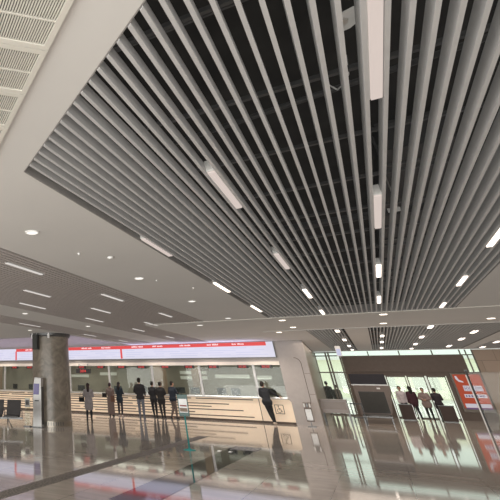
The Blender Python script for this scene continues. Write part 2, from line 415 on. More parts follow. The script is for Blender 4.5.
# ------------------------------------------------------------------ floor
bm = bmesh.new(); bx(bm, -31, 15, -9, FY+.3, -.2, 0); struct(tag(obj('floor', bm, 'floor'), 'polished grey brown stone floor reflecting the hall'))
M['inlay'] = flat('dark_inlay', (.02, .014, .02), .05, spec=.4)
box('floor_inlay', -4.17, -3.45, 8.6, 17.2, .0, .003, 'inlay')
tag(bpy.data.objects['floor_inlay'], 'dark stone band inlaid in the polished floor before the counter', 'floor inlay')
t = thing('drain_grate', 'speckled grey drain strip crossing the floor at lower left', 'drain', (-5.72, 11, 0))
M['speck'] = flat('speckled_grate', (.17, .15, .13), .5, var=.75, scale=22, spec=.2)
box('grate_strip', -.17, .17, -5, 9, .0, .003, 'speck', t)

# ------------------------------------------------------------------ ticket counter with glass, LED display and portal
CY = 28.75
t = thing('ticket_counter', 'long cream striped ticket counter with grey top along the left wall', 'counter', (0, CY, 0))
bm = bmesh.new()
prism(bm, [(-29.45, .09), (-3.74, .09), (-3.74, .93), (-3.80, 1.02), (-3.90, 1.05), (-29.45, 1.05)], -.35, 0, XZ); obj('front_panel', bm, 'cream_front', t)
box('plinth', -29.45, -3.8, .04, .34, 0, .09, 'groove', t)
box('countertop', -29.45, -3.862, -.12, .75, 1.05, 1.10, 'top', t, .01)
rows = [.20, .33, .47, .61, .74, .87, .97]
for i, z in enumerate(rows):
    bm = bmesh.new(); end = (-5.3, -8.2, -5.7, -7.3, -6.4, -8.6, -5.2)[i]; x = -29.4
    while x < end-1:
        w = random.uniform(3.5, 7.5); x1 = min(x+w, end)
        bx(bm, x, x1-.25, -.012, .002, z, z+.042); x = x1
    obj('groove', bm, 'groove', t)
bm = bmesh.new(); bx(bm, -5.2, -5.17, -.008, .002, .09, 1.05); obj('panel_joint', bm, 'groove', t)
# accessibility icon
t = thing('accessibility_sign', 'small dark wheelchair symbol in a square on the counter end', 'sign', (-4.33, CY-.012, .62))
bm = bmesh.new()
for q in ((-.2, .2, -.2, -.175), (-.2, .2, .175, .2), (-.2, -.175, -.2, .2), (.175, .2, -.2, .2)): bx(bm, q[0], q[1], -.006, .0, q[2], q[3])
obj('border', bm, 'groove', t)
bm = bmesh.new()
for i in range(14):
    a0, a1 = [math.radians(130+230*j/14) for j in (i, i+1)]
    tube(bm, (-.02+.085*math.cos(a0), -.004, -.06+.085*math.sin(a0)), (-.02+.085*math.cos(a1), -.004, -.06+.085*math.sin(a1)), .011, seg=6)
for a, b in (((-.03, -.004, .09), (-.02, -.004, -.02)), ((-.02, -.004, -.02), (.07, -.004, -.02)), ((.07, -.004, -.02), (.11, -.004, -.12)), ((-.03, -.004, .04), (.05, -.004, .04))): tube(bm, a, b, .012, seg=6)
ball(bm, (-.03, -.004, .135), .028, .006, .028)
obj('symbol', bm, 'groove', t)

# glazing of the booths
t = struct(bpy.data.objects.new('window_1', None)); COL.objects.link(t); t.location = (0, CY+.06, 0)
bm = bmesh.new(); bx(bm, -29.5, -3.86, 0, .012, 1.10, 2.6); obj('window_pane', bm, 'glass', t)
for x in (-26.6, -24, -21.32, -18.7, -16.06, -13.31, -10.58, -7.88, -5.12): box('window_mullion', x-.06, x+.06, -.03, .05, 1.10, 2.6, 'kiosk', t)
box('window_rail', -29.5, -3.86, -.02, .03, 1.10, 1.14, 'steel', t)
# wall above: cream soffit band, grey band, bulkhead
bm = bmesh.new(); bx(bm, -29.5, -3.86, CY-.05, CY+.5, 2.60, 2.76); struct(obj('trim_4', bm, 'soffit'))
bm = bmesh.new(); bx(bm, -29.5, -3.86, CY-.02, CY+.5, 2.76, H); bx(bm, -29.5, -11.45, CY-.02, CY+.5, H, 4.9); struct(obj('wall_bulkhead', bm, 'portal'))
# LED display
LX0, LX1, LZ0, LZ1, LY = -27.4, -3.93, 2.96, 3.69, CY-.16
t = thing('led_display', 'long glowing white display with red header above the ticket windows', 'display', (0, LY, 0))
box('casing', LX0-.03, LX1+.03, 0, .139, LZ0-.03, LZ1+.005, 'steel_d', t)
box('white_screen', LX0, LX1, -.006, 0, LZ0, LZ1, 'ledwhite', t)
box('red_header', -20.2, -4.25, -.010, -.0062, LZ1-.185, LZ1-.005, 'ledred', t)
for x in (-26.4, -20.2, -12.3): box('red_divider', x-.06, x+.06, -.012, -.0062, LZ0+.02, LZ1-.17, 'ledred', t)
for x0 in [-19.4, -17.9, -16.6, -15.0, -13.6, -11.6, -10.3, -8.7, -7.2, -5.9]:
    x = x0; words = random.choice(((5, 4), (7, 5), (4, 6)))
    for w in words:
        bm = bmesh.new()
        for c in range(w):
            hh = random.choice((.045, .06, .06, .075)); bx(bm, x, x+.038, -.014, -.0105, 3.575, 3.575+hh); x += .055
        x += .06
        obj('header_word', bm, 'ledtext', t)
bm = bmesh.new()
for x0 in (-26., -19.8, -12.0):
    for z in (3.08, 3.19, 3.30, 3.41):
        x = x0
        while x < min(x0+7.3, LX1-.6):
            w = random.uniform(.4, 1.6); bx(bm, x, x+w, -.009, -.0062, z, z+.018); x += w+random.uniform(.2, 1.1)
obj('table_rows', bm, 'ledline', t)

# portal frame at the counter end: panel with a rounded outline
def rrect(x0, x1, z0, z1, r, n=6):
    pts = []
    for cx, cz, a in ((x1-r, z0+r, -90), (x1-r, z1-r, 0), (x0+r, z1-r, 90), (x0+r, z0+r, 180)):
        for i in range(n+1): pts.append((cx+r*math.cos(math.radians(a+90*i/n)), cz+r*math.sin(math.radians(a+90*i/n))))
    return pts
t = struct(bpy.data.objects.new('wall_portal', None)); COL.objects.link(t)
bm = bmesh.new(); prism(bm, [(-3.735, 0), (-2.62, 0), (-2.62, H), (-3.855, H), (-3.855, 1.101), (-3.735, .95)], 0, .4, XZ)
for vv in bm.verts: vv.co.y += CY+.36
struct(obj('portal_panel', bm, 'portal', t))
bm = bmesh.new(); o1 = rrect(-4.6, -2.88, .78, 2.93, .28); o2 = rrect(-4.6+.025, -2.88-.025, .78+.025, 2.93-.025, .26)
for i in range(len(o1)):
    j = (i+1) % len(o1)
    if min(o1[i][0], o1[j][0]) < -3.86: continue
    prism(bm, [o1[i], o1[j], o2[j], o2[i]], .044-CY, .041-CY+.001, XZ)
obj('portal_groove', bm, 'groove', t)
bm = bmesh.new()
for z in (1.3, 2.2): bx(bm, -2.86, -2.625, CY-.046, CY-.04, z, z+.012)
obj('portal_joint', bm, 'groove', t)
# wall running back from the portal to the entrance
bm = bmesh.new(); prism(bm, [(-2.62, CY), (-3.1, FY), (-4.2, FY), (-3.73, CY+.5), (-2.7, CY+.5)], 0, H); struct(obj('wall_left', bm, 'stone_d'))

# office behind the glass
for nm, q in (('wall_back', (-29.5, -3.9, 33.6, 33.8, 0, H)), ('ceiling_office', (-29.5, -4.0, CY+.5, 33.6, 2.9, 3.0)), ('wall_office_left', (-29.7, -29.5, CY, 33.8, 0, H)), ('wall_office_right', (-3.99, -3.88, CY+.80, 33.6, 0, 2.9))):
    bm = bmesh.new(); bx(bm, *q); struct(obj(nm, bm, 'office'))
for i, x in enumerate((-24.2, -18.6, -11.2, -8.9)):
    t = thing('office_column', ['brown square pillar behind the glass at the far left', 'brown square pillar behind the glass left of the marble column',
         'light brown pillar behind the glass above the standing group', 'dark brown pillar behind the glass by the sign stand'][i], 'pillar', (x, 31.6, 0), group='pillars in the ticket office')
    box('shaft', -.42 if i != 3 else -.2, .42 if i != 3 else .2, -.2, .2, .0, 2.9, 'office_b', t); box('base', -.45, .45, -.22, .22, 0, .12, 'steel_d', t)
for i, (x0, x1, z) in enumerate(((-9.6, -7.9, 2.25), (-9.6, -7.9, 1.95), (-7.6, -5.6, 2.05), (-5.4, -4.6, 2.0), (-17.3, -15.6, 2.0), (-14.9, -13.6, 2.15))):  # strips stand in for ceiling lights mirrored in the booth glass
    t = thing('reflection_strip', f'pale strip imitating a mirrored ceiling light on the office back wall, {["upper one by the dark pillar","lower one by the dark pillar","long one mid office","short one at right end","one beside the marble column","one behind the hanging number display"][i]}', 'poster', (x0*1.09, 33.55, z), group='pale strips on the office wall')
    box('sheet', 0, x1-x0, 0, .02, 0, .16, 'pale_lit', t); box('lower_edge', 0, x1-x0, -.005, .0, -.03, 0, 'steel', t)
wi = [-23.2, -20.7, -19.3, -17.8, -15.5, -13.0, -11.4, -9.2, -8.4, -7.0, -6.3, -4.6]
for i, x in enumerate(wi):
    t = thing('monitor', f'dark computer monitor on the ticket counter behind the glass, {["first","second","third","fourth","fifth","sixth","seventh","eighth","ninth","tenth","eleventh","twelfth"][i]} from the left', 'monitor', (x, CY+.45, 1.10), random.uniform(-.3, .3), 'monitors on the ticket counter')
    box('screen', -.24, .24, -.02, .02, .1, .40, 'black', t, .008)
    box('stand', -.03, .03, -.01, .03, .01, .14, 'steel_d', t); box('foot', -.11, .11, -.08, .1, 0, .012, 'steel_d', t)
box('service_desk', -29, -4.2, CY+.76, CY+1.5, .0, 1.0, 'office_b')
tag(bpy.data.objects['service_desk'], 'brown work desk running behind the ticket glass', 'desk')
# red number displays
for i, x in enumerate((-20.41, -19.14, -15.15, -13.82, -12.43, -11.17, -9.74, -8.39, -7.11, -5.61, -4.5)):
    t = thing('number_display', f'small red lit window number display under the cream band, {["first","second","third","fourth","fifth","sixth","seventh","eighth","ninth","tenth","last"][i]} from the left', 'number display', (x, CY-.052, 2.449), group='red window number displays')
    box('casing', -.27, .27, 0, .10, 0, .15, 'black', t, .006)
    bm = bmesh.new()
    for q in range(4):
        xx = -.2+q*.1
        bx(bm, xx, xx+.07, -.005, 0, .03, .05); bx(bm, xx, xx+.07, -.005, 0, .1, .12); bx(bm, xx+(.0 if q % 2 else .05), xx+(.02 if q % 2 else .07), -.005, 0, .03, .12)
    obj('lit_digits', bm, 'red', t)
t = thing('hanging_number_display', 'black hanging display with red digits right of the marble column', 'number display', (-14.95, CY-.25, 2.17))
box('casing', -.5, .5, 0, .09, 0, .25, 'black', t, .01)
text_mesh('lit_digits', '2004', .21, 'red', t, (0, -.004, .12))
bm = bmesh.new(); [tube(bm, a, b, .012) for q in (-.3, .3) for a, b in (((q, .04, .25), (q, .04, .52)), ((q, .04, .52), (q, .196, .52)))]; obj('hanger_rod', bm, 'steel_d', t)

# ------------------------------------------------------------------ marble column, speaker, kiosk, seats
t = thing('marble_column', 'large round brown marble column with steel base ring', 'column', (-12.15, 20.0, 0))
bm = bmesh.new(); ring_sweep(bm, [(.85, .22), (.85, 3.56)], 64); obj('shaft', bm, 'column', t, False)
bm = bmesh.new(); ring_sweep(bm, [(.88, 0), (.88, .20), (.85, .22)], 64); obj('base_ring', bm, 'ringsteel', t)
for i in range(14):
    a = -PI/2 + (i-4)*.12
    bm = bmesh.new(); c, s = math.cos(a)*.885, math.sin(a)*.885
    bx(bm, -.02, .02, -.006, .006, .04, .17, Matrix.Translation((c, s, 0)) @ Matrix.Rotation(a+PI/2, 4, 'Z')); obj('base_slot', bm, 'steel_d', t)
bm = bmesh.new(); ring_sweep(bm, [(.90, 3.55), (.95, 3.60), (.95, 3.697)], 64); obj('top_collar', bm, 'steel_d', t)
for i, a in enumerate((-2.05, -1.75, -1.1)):
    x, y = -12.15+.98*math.cos(a), 20+.98*math.sin(a)
    s = thing('spotlight', ['left', 'middle', 'right'][i]+'most small white spotlight around the column top', 'spotlight', (x, y, 3.45), a, 'spotlights on the column top')
    bm = bmesh.new(); ring_sweep(bm, [(.045, .04), (.055, .06), (.055, .16), (.03, .2), (.03, .249)], 18); obj('housing', bm, 'white', s, True)
    bm = bmesh.new(); ring_sweep(bm, [(.04, .036), (.04, .0395)], 18); obj('lens', bm, 'dl', s)
t = thing('loudspeaker', 'slim black loudspeaker hanging at the left of the marble column', 'speaker', (-12.3, 18.97, 3.0))
box('cabinet', -.13, .13, -.1, .1, 0, .62, 'black', t, .01); box('grille_cloth', -.11, .11, -.108, -.1, .03, .59, 'dark', t)
bm = bmesh.new(); tube(bm, (0, 0, .62), (0, 0, .70), .03); obj('bracket', bm, 'steel_d', t)

t = thing('ticket_kiosk', 'tall slim grey self service kiosk with purple screen before the column', 'kiosk', (-12.06, 18.72, 0), .12)
bm = bmesh.new(); prism(bm, [(-.20, 0), (.20, 0), (.20, 1.55), (.22, 1.84), (-.10, 1.87), (-.17, 1.55)], -.13, .13, XZ); obj('body', bm, 'kiosk', t, bevel=.015)
bm = bmesh.new(); prism(bm, [(-.16, 1.20), (.10, 1.20), (.13, 1.62), (-.13, 1.62)], .131, .145, XZ); obj('screen', bm, 'purple', t)
box('side_panel', .2, .215, -.12, .12, .1, 1.5, 'steel_d', t); box('card_slot', -.1, .1, -.139, -.131, .95, .99, 'black', t); box('foot', -.24, .24, -.17, .17, 0, .03, 'steel_d', t)
t = thing('leaflet_stand', 'narrow glass leaflet stand left of the grey kiosk', 'stand', (-12.53, 18.6, 0), .1)
box('panel', -.13, .13, -.01, .01, .05, 1.08, 'glass', t); box('poster', -.11, .11, -.02, -.011, .72, 1.04, 'kiosk', t)
box('picture', -.08, .08, -.024, -.0205, .80, .98, 'steel_d', t); box('foot', -.15, .15, -.1, .1, 0, .03, 'steel_d', t)

# row of waiting seats
t = thing('waiting_seats', 'black perforated metal bench seats on chrome legs at far left', 'seating', (-12.55, 16.9, 0), math.radians(24)); t.scale = (1.12, 1.12, 1.1)
bm = bmesh.new(); bx(bm, -1.75, .70, -.04, .04, .33, .39); obj('beam', bm, 'steel_d', t)
for i in range(3):
    cx = .32-i*.64
    m = Matrix.Translation((cx, 0, 0))
    bm = bmesh.new(); pts = [(-.26, -.30), (.26, -.30), (.24, .2), (-.24, .2)]; prism(bm, pts, .39, .45, m); obj('seat', bm, 'seat', t, bevel=.012)
    mb = m @ Matrix.Translation((0, .20, .43)) @ Matrix.Rotation(math.radians(-16), 4, 'X')
    bm = bmesh.new(); bx(bm, -.26, .26, -.012, .012, .02, .52, mb); obj('backrest', bm, 'seat', t, bevel=.01)
for cx in (.64, 0, -.64, -1.28):
    bm = bmesh.new(); tube(bm, (cx, .2, .36), (cx, .17, .60), .014); tube(bm, (cx, .17, .60), (cx, -.25, .60), .016); tube(bm, (cx, -.25, .60), (cx, -.28, .41), .014); obj('armrest', bm, 'seat', t, True)
for cx in (.15, -1.2):
    for s in (-1, 1):
        bm = bmesh.new(); tube(bm, (cx, 0, .36), (cx+.10, s*.36, .02), .022); ball(bm, (cx+.10, s*.36, .018), .03, .03, .018); obj('leg', bm, 'steel', t, True)

# sign stand
t = thing('sign_stand', 'teal floor standing sign with poster on thin post before the counter', 'sign stand', (-4.98, 15.83, 0), .12)
bm = bmesh.new(); ring_sweep(bm, [(.17, 0), (.17, .012), (.03, .03), (.03, .05)], 28); obj('base', bm, 'teal', t, True)
bm = bmesh.new(); tube(bm, (0, 0, .03), (0, 0, .86), .022); obj('post', bm, 'teal', t, True)
box('board', -.15, .15, -.015, .015, .84, 1.42, 'tealdark', t, .01)
box('poster', -.12, .12, -.019, -.0155, .94, 1.30, 'kiosk', t)
box('poster_photo', -.11, .11, -.022, -.0192, .96, 1.06, M['brownred'] if 'brownred' in M else 'office_b', t)
M['brownred'] = flat('poster_red', (.30, .08, .07), .5)
box('poster_heading', -.10, .10, -.022, -.0192, 1.10, 1.14, 'brownred', t)

# floor sockets: two small pale steel posts left in the foreground of the counter
for i, x in enumerate((-4.25, -3.95)):
    t = thing('floor_marker', ['left', 'right'][i]+' small white marker on the floor right of the sign stand', 'floor marker', (x+.0, 16.2, .0), group='white floor markers')
    box('plate', -.04, .04, -.1, .1, .004, .010, 'white', t); box('stud', -.02, .02, -.02, .02, .010, .02, 'steel', t)
# floor sticker text block (illegible lines) at the end of the dark band
t = thing('floor_sticker', 'grey rectangular notice stuck on the end of the dark floor band', 'sticker', (-3.75, 17.35, .0034))
box('sheet', -.36, .36, -.5, .35, 0, .0015, 'steel_d', t)
bm = bmesh.new()
for k2 in range(3):
    x = -.3
    while x < .25:
        w = random.uniform(.05, .14); bx(bm, x, x+w, -.3+k2*.22, -.2+k2*.22, .0016, .003); x += w+.04
obj('printed_lines', bm, 'kiosk', t)

# ------------------------------------------------------------------ entrance facade
def fwall(name, x0, x1, z0, z1, mat, y0=FY, y1=FY+.25):
    bm = bmesh.new(); bx(bm, x0, x1, y0, y1, z0, z1); return struct(obj(name, bm, mat))
fwall('wall_far', 4.95, 14, 0, H, 'stone')
fwall('wall_far_header', -1.42, 4.45, 2.50, 3.42, 'header', FY-.15)
fwall('wall_far_pier', -1.62, -1.34, 0, 3.42, 'header', FY-.1)
fwall('wall_far_panel', -1.34, .38, 0, 2.5, 'header', FY)
fwall('wall_far_base', 3.35, 4.95, 0, 2.5, 'header', FY)
t = struct(bpy.data.objects.new('window_2', None)); COL.objects.link(t)
bm = bmesh.new(); bx(bm, -4.2, -1.62, FY+.02, FY+.035, 0, H); obj('window_pane', bm, 'glassF', t)
bm = bmesh.new()
for x in (-3.1, -2.46, -2.30, -1.68): bx(bm, x-.045, x+.045, FY-.05, FY+.08, 0, H)
for z in (0, 2.42, 3.42, 3.62): bx(bm, -3.4, -1.6, FY-.04, FY+.07, z, z+.07)
obj('window_frame', bm, 'frame', t)
t = struct(bpy.data.objects.new('window_3', None)); COL.objects.link(t)
bm = bmesh.new(); bx(bm, -1.62, 4.95, FY+.02, FY+.035, 3.42, H); bx(bm, 4.38, 4.95, FY+.02, FY+.035, 2.5, 3.42); obj('window_pane', bm, 'glassF', t)
bm = bmesh.new()
for x in (-1.62, -.1, 1.5, 3.1, 4.38, 4.64, 4.93): bx(bm, x-.03, x+.03, FY-.05, FY+.07, 3.40, H)
for x in (4.42, 4.66, 4.93): bx(bm, x-.03, x+.03, FY-.05, FY+.07, 2.5, 3.42)
bx(bm, -1.62, 4.95, FY-.18, FY+.07, 3.39, 3.44); obj('window_frame', bm, 'frame', t)
t = struct(bpy.data.objects.new('door_1', None)); COL.objects.link(t)
for i, (x0, x1) in enumerate(((.42, 1.4), (1.46, 2.32), (2.42, 3.3))):
    bm = bmesh.new()
    bx(bm, x0, x0+.05, FY-.02, FY+.04, .0, 2.28); bx(bm, x1-.05, x1, FY-.02, FY+.04, .0, 2.28); bx(bm, x0, x1, FY-.02, FY+.04, 2.2, 2.28); bx(bm, x0, x1, FY-.02, FY+.04, 0, .06)
    d = obj('door_leaf', bm, 'frame', t)
    bm = bmesh.new(); bx(bm, x0+.05, x1-.05, FY, FY+.012, .06, 2.2); obj('glass_pane', bm, 'glassF', d)
    bm = bmesh.new(); tube(bm, (x1-.12, FY-.07, .9), (x1-.12, FY-.07, 1.3), .015); obj('door_handle', bm, 'steel', d)
fwall('wall_far_top', -31, 14, H+.1, 4.9, 'header', FY-.1)
fwall('door_header', .38, 3.35, 2.28, 2.5, 'header', FY-.05)
# side walls of the hall and the wall behind the camera (open window bays let in daylight)
fwall('wall_right', 14, 14.2, 0, 4.9, 'stone', -9, FY+.25)
fwall('wall_left_end', -31, -30.8, 0, 4.9, 'stone', -9, 34)
bm = bmesh.new()
for x in range(-30, 15, 6): bx(bm, x, x+.5, -9.2, -8.9, 0, 4.9)
bx(bm, -31, 14.2, -9.2, -8.9, 3.6, 4.9); struct(obj('wall_rear', bm, 'white'))

# illuminated red sign on the facade
t = thing('illuminated_poster', 'red illuminated wall poster with white text block right of the doors', 'poster', (4.2, FY-.12, 0))
box('casing', -.68, .70, 0, .12, .42, 2.44, 'frame', t, .01)
box('picture', -.58, .62, -.004, 0, .62, 2.36, 'signred', t)
for q, (x0, x1, z0, z1, k) in enumerate(((-.30, .52, 1.50, 1.78, 'signwhite'), (-.38, .58, 1.16, 1.34, 'signwhite'), (-.5, .6, .66, .86, 'signwhite'), (-.5, .6, .58, .65, 'signdark'))):
    box('white_block' if k == 'signwhite' else 'dark_strip', x0, x1, -.008, -.0042, z0, z1, k, t)
bm = bmesh.new()
for k2 in range(3):
    x = -.27
    while x < .45:
        w = random.uniform(.04, .12); bx(bm, x, min(x+w, .49), -.011, -.0082, 1.54+k2*.075, 1.57+k2*.075); x += w+.03
x = -.33
while x < .5:
    w = random.uniform(.05, .1); bx(bm, x, x+w, -.011, -.0082, 1.2, 1.29); x += w+.05
obj('printed_lines', bm, 'signdark', t)
bm = bmesh.new()
prism(bm, [(-.50, 2.28), (-.42, 2.28), (-.36, 2.08), (-.20, 2.00), (-.20, 1.93), (-.40, 1.98), (-.5, 2.12)], .0045, .008, XZ); obj('white_logo', bm, 'signwhite', t)

# glass barrier with dark post in front of the sign
t = thing('glass_barrier', 'tall dark post holding a glass screen before the red poster', 'barrier', (3.30, 30.6, 0))
box('post', -.035, .035, -.035, .035, 0, 2.36, 'black', t, .006); box('pale_edge', -.075, -.036, -.02, .02, 0, 2.2, 'white', t)
box('glass_panel', .035, 1.25, -.008, .008, .08, 2.3, 'glassB', t); box('foot_plate', -.1, .1, -.08, .08, 0, .012, 'steel_d', t)
box('top_clamp', -.05, .06, -.05, .05, 2.36, 2.41, 'steel_d', t)

# security scanner
t = thing('baggage_scanner', 'large grey baggage scanner with dark opening left of the doors', 'scanner', (-.45, 34.2, 0))
bm = bmesh.new(); prism(bm, [(-.80, .30), (.50, .30), (.62, .45), (.80, 1.30), (.84, 1.72), (-.80, 1.72)], 0, 1.8, XZ)
for vv in bm.verts: vv.co.y += 1.8
obj('housing', bm, 'scan_body', t, bevel=.02)
box('tunnel_opening', -.62, .52, -.02, -.001, .42, 1.42, 'black', t, .0)
box('lead_curtain', -.60, .50, -.03, -.021, .44, 1.40, 'dark', t)
box('top_cabinet', -.84, .76, .0, 1.2, 1.78, 2.28, 'lid_dark', t, .01)
box('top_strip', -.84, .76, .05, 1.0, 1.721, 1.779, 'kiosk', t)
box('conveyor_bed', -.70, .55, -1.5, -.031, .26, .34, 'steel_d', t, .01)
for i in range(9): 
    bm = bmesh.new(); tube(bm, (-.66, -1.4+i*.15, .345), (.51, -1.4+i*.15, .345), .03); obj('roller', bm, 'steel_d', t, True)
for x in (-.66, .5):
    for y in (-1.4, -.2, 1.6): box('leg', x-.03, x+.03, y-.03, y+.03, 0, .299 if y > 0 else .259, 'steel_d', t)
box('control_badge', .25, .40, -.008, -.001, 1.55, 1.62, 'white', t)

# inspection desk in front of the left glazing
t = thing('inspection_desk', 'grey brown inspection desk with modesty panel before the left glazing', 'desk', (-2.07, 29.9, 0), 0)
M['desk'] = flat('desk_laminate', (.19, .15, .13), .3)
M['desk_in'] = flat('desk_inset', (.14, .10, .075), .3)
box('desk_top', -.56, .56, -.3, .45, 1.06, 1.10, 'desk', t, .008)
box('front_panel', -.55, .55, -.26, -.22, .52, 1.06, 'desk', t); box('front_inset', -.47, .49, -.268, -.261, .68, 1.0, 'desk_in', t)
for x in (-.52, .52):
    for y in (-.19, .4): box('leg', x-.025, x+.025, y-.025, y+.025, 0, 1.06, 'steel_d', t)
t = thing('queue_rail', 'dark double queue rail between the inspection desk and the scanner', 'railing', (-1.2, 31.0, 0))
for x in (-.25, .2): box('post', x-.02, x+.02, -.02, .02, 0, .95, 'black', t)
box('rail', -.27, .22, -.022, .022, .88, .93, 'black', t); box('rail', -.27, .22, -.022, .022, .30, .34, 'black', t)

# glossy info stand against the left wall
t = thing('information_stand', 'narrow pale information stand against the brown wall beside the portal', 'stand', (-3.02, 27.9, 0))
box('board', -.15, .15, -.02, .02, .2, .98, 'scan_body', t, .01)
for i, x in enumerate((-.11, .0, .11)): box('leaflet', x-.03, x+.03, -.03, -.021, .78, .94, 'white' if i != 1 else 'steel_d', t)
box('poster', -.12, .12, -.026, -.0205, .26, .70, 'kiosk', t)
box('foot', -.16, .16, -.12, .12, 0, .03, 'steel_d', t); box('post', -.02, .02, -.015, .015, .03, .20, 'steel_d', t)

# pendant sign
t = thing('pendant_sign', 'small white hanging sign box on a thin rod near the far slat panel', 'sign', (-1.12, 27.0, 2.88))
box('box_body', -.10, .10, -.10, .10, 0, .42, 'white', t, .01); box('blue_face', -.08, .08, -.106, -.1, .03, .30, 'ledline', t)
bm = bmesh.new(); tube(bm, (0, 0, .42), (0, 0, .82), .012); obj('hanger_rod', bm, 'steel_d', t)

# cabinets in the doorway
for i, (x, w, y, lab) in enumerate(((.86, .62, 37.6, 'dark brown cabinet in the left doorway in front of the maroon dressed person'),
                                    (2.62, .62, 37.4, 'dark brown cabinet in the right doorway near the red poster'))):
    t = thing('doorway_cabinet', lab, 'cabinet', (x, y, 0), 0, 'brown cabinets at the entrance')
    box('body', -w/2, w/2, -.2, .2, .04, .76, 'brownbox', t, .01); box('lid', -w/2-.01, w/2+.01, -.21, .21, .76, .79, 'steel_d', t); box('plinth', -w/2+.03, w/2-.03, -.17, .17, 0, .04, 'steel_d', t)
    box('edge_trim', w/2+.001, w/2+.014, -.2, .2, .04, .76, 'steel', t)

# outside
bm = bmesh.new(); bx(bm, -60, 60, FY+.3, 140, -.25, -.02); struct(obj('ground', bm, 'outground'))
t = thing('outside_building', 'pale low building outside beyond the entrance doors', 'building', (8, 95, 0))
box('wall', -26, 26, 0, 10, -.02, 5.2, 'pale_build', t); box('roof_edge', -26.5, 26.5, -.5, 10, 5.2, 5.6, 'white', t)
for i in range(10):
    f = box('window', -24+i*5, -21+i*5, -.05, 0, 1.2, 3.6, 'pale_lit', t)

